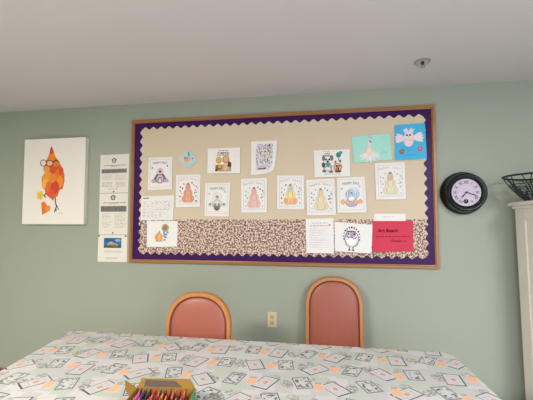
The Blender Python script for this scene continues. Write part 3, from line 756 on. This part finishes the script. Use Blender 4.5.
b.addf([(-.004 + x * .010, -.0876, -.066 + (y - .35) * .012) for x, y in vs], fs, M['dial']); b.build('subdial', clk)
def hand(name, ang, L, w, e, blob=False):
    mb = MB(); d = (sin(ang), cos(ang)); n = (cos(ang), -sin(ang))
    def pt(t, q): return (d[0] * t + n[0] * q, d[1] * t + n[1] * q)
    P = [pt(-.012, w * .6), pt(-.012, -w * .6), pt(L * .7, -w), pt(L, 0), pt(L * .7, w)]
    mb.prism([(x, z) for x, z in P], -(.0884 + e + .001), -(.0884 + e), M['black_ink'])
    if blob:
        c = pt(L * .72, 0); mb.lathe([(.007, .0884 + e - .0002), (.007, .0884 + e + .0012)], M['black_ink'], 16, Matrix.Translation((c[0], 0, c[1])) @ XF, True, True)
    mb.build(name, clk)
hand('hour_hand', radians(222), .056, .0045, .0, True)
hand('minute_hand', radians(109), .080, .0042, .0015)
b = MB(); b.lathe([(.006, .0870), (.006, .0915), (.003, .0925)], M['black_ink'], 16, XF, True, True); b.build('hand_hub', clk)
g = bpy.data.materials.new('clock_glass'); g.use_nodes = True; nt = g.node_tree; nt.nodes.remove(nt.nodes['Principled BSDF'])
tr = nt.nodes.new('ShaderNodeBsdfTransparent'); gs = nt.nodes.new('ShaderNodeBsdfGlossy'); gs.inputs['Roughness'].default_value = 0.0
lw = nt.nodes.new('ShaderNodeFresnel'); lw.inputs['IOR'].default_value = 1.45; mx = nt.nodes.new('ShaderNodeMixShader')
ml = nt.nodes.new('ShaderNodeMath'); ml.operation = 'MULTIPLY'; ml.inputs[1].default_value = .15; nt.links.new(lw.outputs[0], ml.inputs[0]); nt.links.new(ml.outputs[0], mx.inputs[0]); nt.links.new(tr.outputs[0], mx.inputs[1]); nt.links.new(gs.outputs[0], mx.inputs[2]); nt.links.new(mx.outputs[0], nt.nodes['Material Output'].inputs[0])
b = MB(); b.lathe([(.1065, .0970), (.05, .0970), (.001, .0970)], g, 48, XF); b.build('glass', clk, True)

clk.scale = (.945, 1.0, .945)

# ------------------------------------------------------------------ outlet
out = thing('wall_outlet', 'almond duplex electrical outlet low on the green wall between the chairs', 'outlet', (-.005, 0, .667))
b = MB(); b.box((-.037, -.006, -.059), (.037, -.0003, .059), M['almond']); b.build('cover_plate', out, bevel=.003)
for z in (.022, -.022):
    b = MB(); b.prism([(.0165 * cos(t) , z + min(.0135, max(-.0135, .017 * sin(t)))) for t in [2 * pi * i / 24 for i in range(24)]], -.0082, -.0061, M['almond_face']); r = b.build('receptacle', out)
    b = MB()
    for x in (-.0065, .0065): b.box((x - .0013, -.0086, z - .001), (x + .0013, -.0083, z + .008), M['slot'])
    b.lathe([(.0028, .0083), (.0028, .0086)], M['slot'], 10, Matrix.Translation((0, 0, z - .007)) @ XF, True, True); b.build('slot', r)
b = MB(); b.lathe([(.0035, .0061), (.003, .0075)], M['slot'], 10, XF, True, True); b.build('screw', out)

# ------------------------------------------------------------------ ceiling sprinkler
sp = thing('fire_sprinkler', 'small chrome fire sprinkler head hanging from the ceiling', 'sprinkler', (1.035, -.47, H))
b = MB(); b.lathe([(.045, -.0005), (.047, -.004), (.046, -.010), (.041, -.0125), (.038, -.010)], M['chrome'], 40); b.lathe([(.038, -.010), (.022, -.005), (.010, -.004)], M['escutcheon'], 40); b.build('escutcheon', sp, True)
b = MB(); b.lathe([(.011, -.001), (.011, -.016), (.008, -.019), (.008, -.022)], M['dark_metal'], 16, None, True, True); b.build('body', sp, True)
b = MB()
for sx in (-1, 1): b.tube([(sx * .008, 0, -.018), (sx * .012, 0, -.027), (sx * .007, 0, -.036), (0, 0, -.039)], .0022, M['chrome'], 8)
b.build('yoke', sp, True)
b = MB(); b.lathe([(.013, -.039), (.014, -.041), (.004, -.042)], M['chrome'], 20, None, True, True)
for k in range(8): b.box((-.0025, .011, -.0415), (.0025, .017, -.040), M['chrome'], Matrix.Rotation(k * pi / 4, 4, 'Z'))
b.build('deflector', sp)

# ------------------------------------------------------------------ table and cloth
TL, TR, NR, NL = (-1.163, -.766), (1.068, -.766), (1.150, -1.87), (-.955, -1.87)
def rounded(corners, radii, n=10):
    out = []; m = len(corners)
    for i in range(m):
        p, a, c = Vector(corners[i]), Vector(corners[i - 1]), Vector(corners[(i + 1) % m]); r = radii[i]
        d1 = (a - p).normalized(); d2 = (c - p).normalized(); half = d1.angle(d2) / 2
        t = r / math.tan(half); p1, p2 = p + d1 * t, p + d2 * t
        cen = p + (d1 + d2).normalized() * (r / sin(half))
        a1 = math.atan2(*(p1 - cen).yx); a2 = math.atan2(*(p2 - cen).yx); da = (a2 - a1 + pi) % (2 * pi) - pi
        out += [(cen.x + r * cos(a1 + da * k / n), cen.y + r * sin(a1 + da * k / n)) for k in range(n + 1)]
    return out
def resample(loop, step):
    out = []
    for a, c in zip(loop, loop[1:] + loop[:1]):
        L = math.dist(a, c); k = max(1, round(L / step))
        out += [(a[0] + (c[0] - a[0]) * i / k, a[1] + (c[1] - a[1]) * i / k) for i in range(k)]
    return out
loop = resample(rounded([TL, TR, NR, NL], [.03, .062, .05, .03]), .02)
n = len(loop)
cx, cy = sum(p[0] for p in loop) / n, sum(p[1] for p in loop) / n
nor = []
for i in range(n):
    a, c = loop[i - 1], loop[(i + 1) % n]; t = Vector((c[0] - a[0], c[1] - a[1])).normalized(); q = Vector((t.y, -t.x))
    if q.dot(Vector((loop[i][0] - cx, loop[i][1] - cy))) < 0: q = -q
    nor.append(q)
table = thing('dining_table', 'long table hidden under the printed tablecloth', 'table', (cx, cy, 0))
def inset(d): return [(loop[i][0] - nor[i].x * d - cx, loop[i][1] - nor[i].y * d - cy) for i in range(n)]
b = MB(); L0 = inset(.014)
b.addf([(x, y, .710) for x, y in L0] + [(x, y, .740) for x, y in L0], [tuple(range(n - 1, -1, -1)), tuple(range(n, 2 * n))] + [(i, (i + 1) % n, (i + 1) % n + n, i + n) for i in range(n)], M['laminate']); b.build('tabletop', table)
for (x, y) in ((-.94, -.90), (.90, -.90), (.92, -1.74), (-.82, -1.74)):
    b = MB(); b.tube([(x - cx, y - cy, .7095), (x - cx, y - cy, 0.0)], .026, M['grey_metal'], 16); b.build('leg', table, True)
b = MB(); rings = []
prof = [(-.02, .7460), (-.010, .7459), (-.003, .7445), (.003, .739), (.006, .730)] + [(.006 + .0012 * k, .730 - .022 * k) for k in range(1, 9)]
UV = []; arc = [0]
for k, (d, z) in enumerate(prof):
    ring = []
    for i in range(n):
        s_ = max(0, k - 4) / 8
        w = s_ * (.006 * sin(i * .42) + .004 * sin(i * .23 + 1))
        ring.append((loop[i][0] + nor[i].x * (d + w), loop[i][1] + nor[i].y * (d + w), z + s_ * .006 * sin(i * .2)))
        e = d if k < 4 else .004 + (.739 - z)
        UV.append((loop[i][0] + nor[i].x * e, loop[i][1] + nor[i].y * e))
    rings.append(ring)
P = [p for r in rings for p in r]; F = [tuple(range(n))]
for k in range(len(prof) - 1): F += [(k * n + i, k * n + (i + 1) % n, (k + 1) * n + (i + 1) % n, (k + 1) * n + i) for i in range(n)]
b.addf(P, F, M['cloth']); b.uv = UV
tag(b.build('tablecloth', smooth=True), 'pale printed tablecloth with garden cards and peach jars over the long table', 'tablecloth')

# ------------------------------------------------------------------ chairs
def chair(label, loc, rz, top):
    """oak framed side chair; local +y is the back of the chair, seat towards -y"""
    o = thing('dining_chair', label, 'chair', loc, (0, 0, rz), 'oak and russet chairs at the table')
    Wd = .206; rec = radians(4.5); z0 = .44
    def back(x, h, d=0.0):          # point on the reclined back plane; h measured up from seat level
        return Vector((x, h * sin(rec) - d * cos(rec) - (top - z0) * sin(rec), z0 + h * cos(rec) - d * sin(rec)))
    Hb = (top - z0) / cos(rec)
    def arch(ins, drop=0.0, n=28):
        """inverted U: straight sides, superelliptic top"""
        a = Wd - ins; hb = .200 - ins * .6; pts = [(-a, drop)]
        for i in range(n + 1):
            t = pi - pi * i / n; ct, st = cos(t), sin(t)
            pts.append((a * math.copysign(abs(ct) ** .88, ct), Hb - ins - hb + hb * abs(st) ** .90))
        pts.append((a, drop)); return pts
    A, B = arch(0.0, -.02), arch(.027, -.02)
    b = MB(); nn = len(A); P = []
    prof = [(0.12, .020), (0, .012), (0, -.010), (.1, -.016), (.9, -.016), (1, -.010), (1, .012), (.88, .020)]
    for i in range(nn):
        for t, d in prof:
            P.append(back(A[i][0] + (B[i][0] - A[i][0]) * t, A[i][1] + (B[i][1] - A[i][1]) * t, d))
    m = len(prof); F = []
    for i in range(nn - 1): F += [(i * m + j, i * m + (j + 1) % m, (i + 1) * m + (j + 1) % m, (i + 1) * m + j) for j in range(m)]
    F += [tuple(range(m)), tuple((nn - 1) * m + j for j in reversed(range(m)))]
    b.addf(P, F, M['chair_oak']); b.build('back_frame', o, True)
    # upholstered back panel: domed front, flat back
    lev = [(.0275, -.010), (.0275, .006), (.033, .013), (.056, .019), (.100, .023), (.145, .024)]
    b = MB(); P = []
    for ins, d in lev:
        for x, h in arch(ins, .02 + ins * .6): P.append(back(x, h, d))
    F = []
    for k in range(len(lev) - 1): F += [(k * nn + i, k * nn + (i + 1) % nn, (k + 1) * nn + (i + 1) % nn, (k + 1) * nn + i) for i in range(nn)]
    F += [tuple(range(nn)), tuple((len(lev) - 1) * nn + i for i in reversed(range(nn)))]
    b.addf(P, F, M['vinyl']); br = b.build('backrest', o, True)
    b = MB(); b.tube([back(x, h, .0125) for x, h in arch(.0315, .03)], .0042, M['piping'], 8, True); tag(b.build('piping', br, True), 'dark brown piping')
    # seat
    yb = -(top - z0) * sin(rec)
    b = MB(); sh = rounded([(-.225, yb - .47), (.225, yb - .47), (.20, yb - .03), (-.20, yb - .03)], [.06, .06, .03, .03], 6); k = len(sh)
    c0 = (0, yb - .25)
    def ins(f, z): return [(c0[0] + (x - c0[0]) * f, c0[1] + (y - c0[1]) * f, z) for x, y in sh]
    lv = ins(.97, .405) + ins(1, .415) + ins(1, .445) + ins(.97, .462) + ins(.85, .472) + ins(.5, .478)
    F = [tuple(range(k - 1, -1, -1)), tuple(5 * k + i for i in range(k))]
    for j in range(5): F += [(j * k + i, j * k + (i + 1) % k, (j + 1) * k + (i + 1) % k, (j + 1) * k + i) for i in range(k)]
    b.addf(lv, F, M['vinyl']); b.build('seat', o, True)
    b = MB()
    b.box((-.19, yb - .45, .35), (.19, yb - .425, .404), M['chair_oak']); b.box((-.19, yb - .06, .35), (.19, yb - .035, .404), M['chair_oak'])
    for x in (-.20, .175): b.box((x, yb - .424, .35), (x + .025, yb - .061, .404), M['chair_oak'])
    b.build('seat_apron', o, bevel=.003)
    for sx in (-1, 1):
        b = MB(); b.tube([(sx * .198, yb - .445, .404), (sx * .200, yb - .45, .2), (sx * .203, yb - .46, 0)], .021, M['chair_oak'], 12, r2=.015); b.build('leg', o, True)
        b = MB(); b.tube([back(sx * (Wd - .0135), .03, 0), (sx * .198, yb, .38), (sx * .198, yb + .01, .2), (sx * .200, yb + .055, 0)], .019, M['chair_oak'], 12, r2=.016); b.build('leg', o, True)
    for sx in (-1, 1):
        b = MB(); b.tube([(sx * .2, yb - .447, .20), (sx * .199, yb + .005, .20)], .011, M['chair_oak'], 10); b.build('stretcher', o, True)
    return o
chair('oak framed russet vinyl chair pushed close to the table, left of the outlet', (-.354, -.665, 0), radians(2), .993)
chair('oak framed russet vinyl chair standing against the wall, right of the outlet', (.469, -.070, 0), 0, 1.020)

# ------------------------------------------------------------------ white cabinet and wire basket
CX0, CX1, CY0, CY1 = 1.706, 2.53, -.48, -.068
cab = thing('cabinet', 'tall white painted cabinet with overhanging top at the right edge', 'cabinet', ((CX0 + CX1) / 2, (CY0 + CY1) / 2, 0))
ox, oy = cab.location.x, cab.location.y
def loc(p): return (p[0] - ox, p[1] - oy, p[2])
def cbox(mb, lo, hi, m): mb.box(loc(lo), loc(hi), m)
b = MB(); cbox(b, (CX0 + .012, CY0 + .001, .08), (CX1 - .012, CY1, 1.515), M['white']); cbox(b, (CX0 + .03, CY0 + .05, 0), (CX1 - .03, CY1 - .02, .08), M['white']); b.build('carcass', cab, bevel=.002)
for x0, x1, nm in ((CX0, CX0 + .0118, 0), (CX1 - .0118, CX1, 0)):
    b = MB()
    cbox(b, (x0, CY1 - .125, .08), (x1, CY1, 1.515), M['white']); cbox(b, (x0, CY0 + .001, .08), (x1, CY0 + .07, 1.515), M['white'])
    cbox(b, (x0, CY0 + .0705, 1.44), (x1, CY1 - .1255, 1.515), M['white']); cbox(b, (x0, CY0 + .0705, .08), (x1, CY1 - .1255, .18), M['white'])
    b.build('side_panel', cab, bevel=.002)
b = MB(); ov = .040
cbox(b, (CX0 - ov, CY0 - ov, 1.536), (CX1 + ov, CY1 + .012, 1.560), M['white']); cbox(b, (CX0 - .018, CY0 - .018, 1.5155), (CX1 + .018, CY1 + .004, 1.5355), M['white']); b.build('cornice', cab, bevel=.006, bseg=3)
mid = (CX0 + CX1) / 2
for x0, x1, hx in ((CX0 + .02, mid - .002, mid - .05), (mid + .002, CX1 - .02, mid + .05)):
    b = MB(); cbox(b, (x0, CY0 - .018, .10), (x1, CY0 + .0005, 1.50), M['white']); d = b.build('door', cab, bevel=.003)
    b = MB(); xf = Matrix.Translation(loc((hx, CY0 - .018, .85))) @ XF; b.lathe([(.006, 0), (.006, .012), (.014, .018), (.014, .024), (.006, .028)], M['chrome'], 16, xf, True, True); b.build('knob', d, True)

for part in [c for c in bpy.data.objects if c.parent == cab]:          # the sides draw in slightly towards the floor
    for v in part.data.vertices: v.co.x *= 1 - .062 * (1.535 - v.co.z) / 1.535
bk = thing('wire_basket', 'black wire basket on top of the white cabinet', 'basket', (1.803, -.25, 1.5605))
R0, R1, HB = .098, .224, .158
def bp_(a, t, e=0.0):
    r = R0 + (R1 - R0) * t + .012 * sin(pi * t) + e; return (r * cos(a), r * sin(a), .004 + HB * t)
def hoop(t, r, nm, e=0.0):
    b = MB(); b.tube([bp_(2 * pi * i / 56, t, e) for i in range(56)], r, M['wire'], 8, True); return b.build(nm, bk, True)
hoop(1.0, .0065, 'rim'); hoop(.66, .0035, 'hoop'); hoop(.33, .003, 'hoop'); hoop(0.0, .0045, 'base_ring')
NW = 22
b = MB()
for k in range(NW):
    a = 2 * pi * k / NW; b.tube([bp_(a + .10 * sin(3 * t_) * (1 if k % 2 else -1), t_) for t_ in [i / 8 for i in range(9)]], .0030, M['wire'], 6)
b.build('upright_wires', bk, True)
b = MB()
for k in range(NW * 2):          # looping wires woven round the lower half
    a = 2 * pi * k / (NW * 2); t0 = .06 + .26 * (k % 2)
    b.tube([bp_(a + .16 * cos(2 * pi * j / 12), t0 + .13 + .15 * sin(2 * pi * j / 12), .003) for j in range(12)], .0026, M['wire'], 6, True)
b.build('woven_wires', bk, True)
b = MB()
for k in range(-4, 5):
    w = math.sqrt(max(0, R0 ** 2 - (k * .025) ** 2)); b.tube([(-w, k * .025, .004), (w, k * .025, .004)], .0022, M['wire'], 6); b.tube([(k * .025, -w, .0065), (k * .025, w, .0065)], .0022, M['wire'], 6)
b.build('base_grid', bk, True)

# ------------------------------------------------------------------ box of crayons
bx = thing('cardboard_box', 'open cardboard box with golden inner flaps full of crayons on the tablecloth', 'box', (-.130, -1.600, .7465), (0, 0, radians(8)))
bw, bd, bh, th = .107, .16, .084, .002
b = MB(); b.box((-bw, -bd, .0), (bw, 0, .003), M['card_in']); b.build('bottom', bx)
def wall(lo, hi, inn, out_):
    mb = MB(); mb.box(lo, hi, inn)
    mb.slot(out_); mb.mi = [mb.mats.index(out_) if k == out_face else mb.mats.index(inn) for k in range(6)]
    return mb
out_face = 4; wall((-bw, -th, .0031), (bw, 0, bh), M['card_in'], M['card_out']).build('back_panel', bx)
out_face = 2; wall((-bw, -bd, .0031), (bw, -bd + th, bh), M['card_in'], M['card_out']).build('front_panel', bx)
out_face = 5; wall((-bw, -bd + th + .0001, .0031), (-bw + th, -th - .0001, bh), M['card_in'], M['card_out']).build('side_panel', bx)
out_face = 3; wall((bw - th, -bd + th + .0001, .0031), (bw, -th - .0001, bh), M['card_in'], M['card_out']).build('side_panel', bx)
def flap(outline, m, name, e=.0012, extra=None):
    mb = MB(); k = len(outline); O = [Vector(p) for p in outline]; nn_ = (O[1] - O[0]).cross(O[2] - O[0]).normalized() * e
    mb.addf([p for p in O] + [p - nn_ for p in O], [tuple(range(k)), tuple(range(2 * k - 1, k - 1, -1))] + [(i, (i + 1) % k, (i + 1) % k + k, i + k) for i in range(k)], m)
    if extra: extra(mb, O, nn_)
    return mb.build(name, bx)
def patch(mb, O, nn_):
    def q(u, v): return (O[0] * (1 - u) + O[1] * u) * (1 - v) + (O[3] * (1 - u) + O[2] * u) * v - nn_ * -.4
    mb.addf([q(.10, .04), q(.78, .04), q(.68, .72), q(.10, .84)], [(0, 1, 2, 3)], M['card_grey'])
flap([(-bw + .002, .0006, bh), (bw - .002, .0006, bh), (bw - .032, .052, bh + .010), (-bw - .004, .052, bh + .010)], M['card_in'], 'back_flap', extra=patch)
flap([(-bw - .0006, -.004, bh), (-bw - .060, .034, bh + .010), (-bw - .030, -.030, bh + .006), (-bw - .0006, -.070, bh)], M['card_in'], 'side_flap')

rr = random.Random(11)
CC = {'black': '#231d22', 'maroon': '#5a1d2a', 'red': '#a3262c', 'orange': '#c55a30', 'brown': '#5f3826', 'purple': '#4a2a5a', 'pink': '#c2528a', 'salmon': '#c26a5c', 'yellow': '#b98c3c', 'teal': '#2f7a74'}
grid = [['black', 'purple', 'maroon', 'red', 'black', 'maroon', 'brown', 'orange', 'maroon', 'brown'],
        ['pink', 'black', 'black', 'red', 'orange', 'maroon', 'red', 'black', 'red', 'orange'],
        ['pink', 'purple', 'black', 'salmon', 'red', 'yellow', 'maroon', 'orange', 'black', 'red'],
        ['pink', 'pink', 'black', 'red', 'maroon', 'red', 'orange', 'black', 'salmon', 'red'],
        ['pink', 'purple', 'brown', 'orange', 'black', 'red', 'maroon', 'red', 'black', 'teal']]
rown = ['back row', 'second row from the back', 'middle row', 'fourth row from the back', 'fifth row from the back']
ordn = ['leftmost', 'second from left', 'third from left', 'fourth from left', 'fifth from left', 'sixth from left', 'seventh from left', 'fourth from right', 'third from right', 'second from right', 'rightmost']
ordn = ['leftmost', 'second from left', 'third from left', 'fourth from left', 'fifth from left', 'fifth from right', 'fourth from right', 'third from right', 'second from right', 'rightmost']
RZ = Matrix.Rotation(radians(8), 4, 'Z')
for i, rw in enumerate(grid):
    for j, cn in enumerate(rw):
        m = mat('crayon_' + cn, CC[cn], rough=.5, var=.05); mw = mat('crayon_wrapper_' + cn, tuple(x * .8 for x in [int(CC[cn][k:k + 2], 16) / 255 for k in (1, 3, 5)]), rough=.6)
        L = .090 + rr.uniform(-.006, .006)
        d = Vector((.20, .30, 1)).normalized()
        foot = Vector((-.099 + .0178 * j + rr.uniform(-.001, .001), -.046 - .022 * i + rr.uniform(-.001, .001), .0062))
        base_w = Vector((-.130, -1.600, .7465)) + RZ @ foot
        o = thing('crayon', f'{cn} crayon in the box, {ordn[j]} in the {rown[i]}', 'crayon', base_w, (0, 0, radians(8)), 'crayons in the cardboard box')
        q = d.to_track_quat('Z', 'Y').to_matrix().to_4x4()
        b = MB(); b.lathe([(.0048, 0), (.0048, L * .80)], mw, 12, q, True, True); b.build('wrapper', o, True)
        b = MB(); b.lathe([(.0046, L * .8005), (.0046, L * .87), (.0034, L * .875), (.0018, L)], m, 12, q, True, True); b.build('tip', o, True)

# ------------------------------------------------------------------ lights of the room
def ceiling_light(x, y, power, colour, label, rz=0):
    o = thing('ceiling_light', label, 'ceiling light', (x, y, H), (0, 0, rz), 'ceiling lights behind the viewer')
    b = MB()
    for lo_, hi_ in (((-.62, -.32, -.012), (.62, -.30, -.0003)), ((-.62, .30, -.012), (.62, .32, -.0003)), ((-.62, -.2999, -.012), (-.60, .2999, -.0003)), ((.60, -.2999, -.012), (.62, .2999, -.0003))): b.box(lo_, hi_, M['edge'])
    b.build('frame', o)
    e = bpy.data.materials.new('light_diffuser'); e.use_nodes = True; p = e.node_tree.nodes['Principled BSDF']
    p.inputs['Emission Color'].default_value = colour + (1,); p.inputs['Emission Strength'].default_value = 2.0
    b = MB(); b.box((-.5995, -.2995, -.006), (.5995, .2995, -.0003), e); b.build('diffuser', o)
    l = bpy.data.lights.new('lamp', 'AREA'); l.shape = 'RECTANGLE'; l.size = 1.18; l.size_y = .58; l.energy = power; l.color = colour
    lo = bpy.data.objects.new('lamp', l); COL.objects.link(lo); lo.parent = o; lo.location = (0, 0, -.008)
ceiling_light(2.2, -3.15, 96, (.97, .98, 1.0), 'white ceiling light panel on the right side behind the viewer', pi / 2)
ceiling_light(-1.6, -3.4, 158, (1.0, .93, .82), 'white ceiling light panel on the left side behind the viewer')
l = bpy.data.lights.new('daylight', 'AREA'); l.shape = 'RECTANGLE'; l.size = W1 - W0; l.size_y = Z1 - Z0; l.energy = 74; l.color = (.84, .92, 1.0)
o = bpy.data.objects.new('daylight', l); COL.objects.link(o); o.location = ((W0 + W1) / 2, YB - .12, (Z0 + Z1) / 2); o.rotation_euler = (radians(90), 0, 0)
wd = bpy.data.worlds.new('World'); scene.world = wd; wd.use_nodes = True
wd.node_tree.nodes['Background'].inputs[0].default_value = (.75, .85, 1, 1); wd.node_tree.nodes['Background'].inputs[1].default_value = 1.0

# ------------------------------------------------------------------ camera
cam = bpy.data.cameras.new('camera'); co = bpy.data.objects.new('camera', cam); COL.objects.link(co); scene.camera = co
cam.sensor_width = 36; cam.lens = 369.95 / 533 * 36; cam.clip_start = .05
yaw, pitch = -.17853, .05731
f = Vector((sin(yaw) * cos(pitch), cos(yaw) * cos(pitch), sin(pitch))); r = Vector((cos(yaw), -sin(yaw), 0)); u = r.cross(f)
mt = Matrix((r, u, -f)).transposed().to_4x4(); mt.translation = (.47091, -2.88989, 1.43171); co.matrix_world = mt

vs_ = scene.view_settings; vs_.view_transform = 'Standard'; vs_.look = 'None'; vs_.gamma = 1.0; vs_.use_curve_mapping = False
vs_.exposure = 0.06
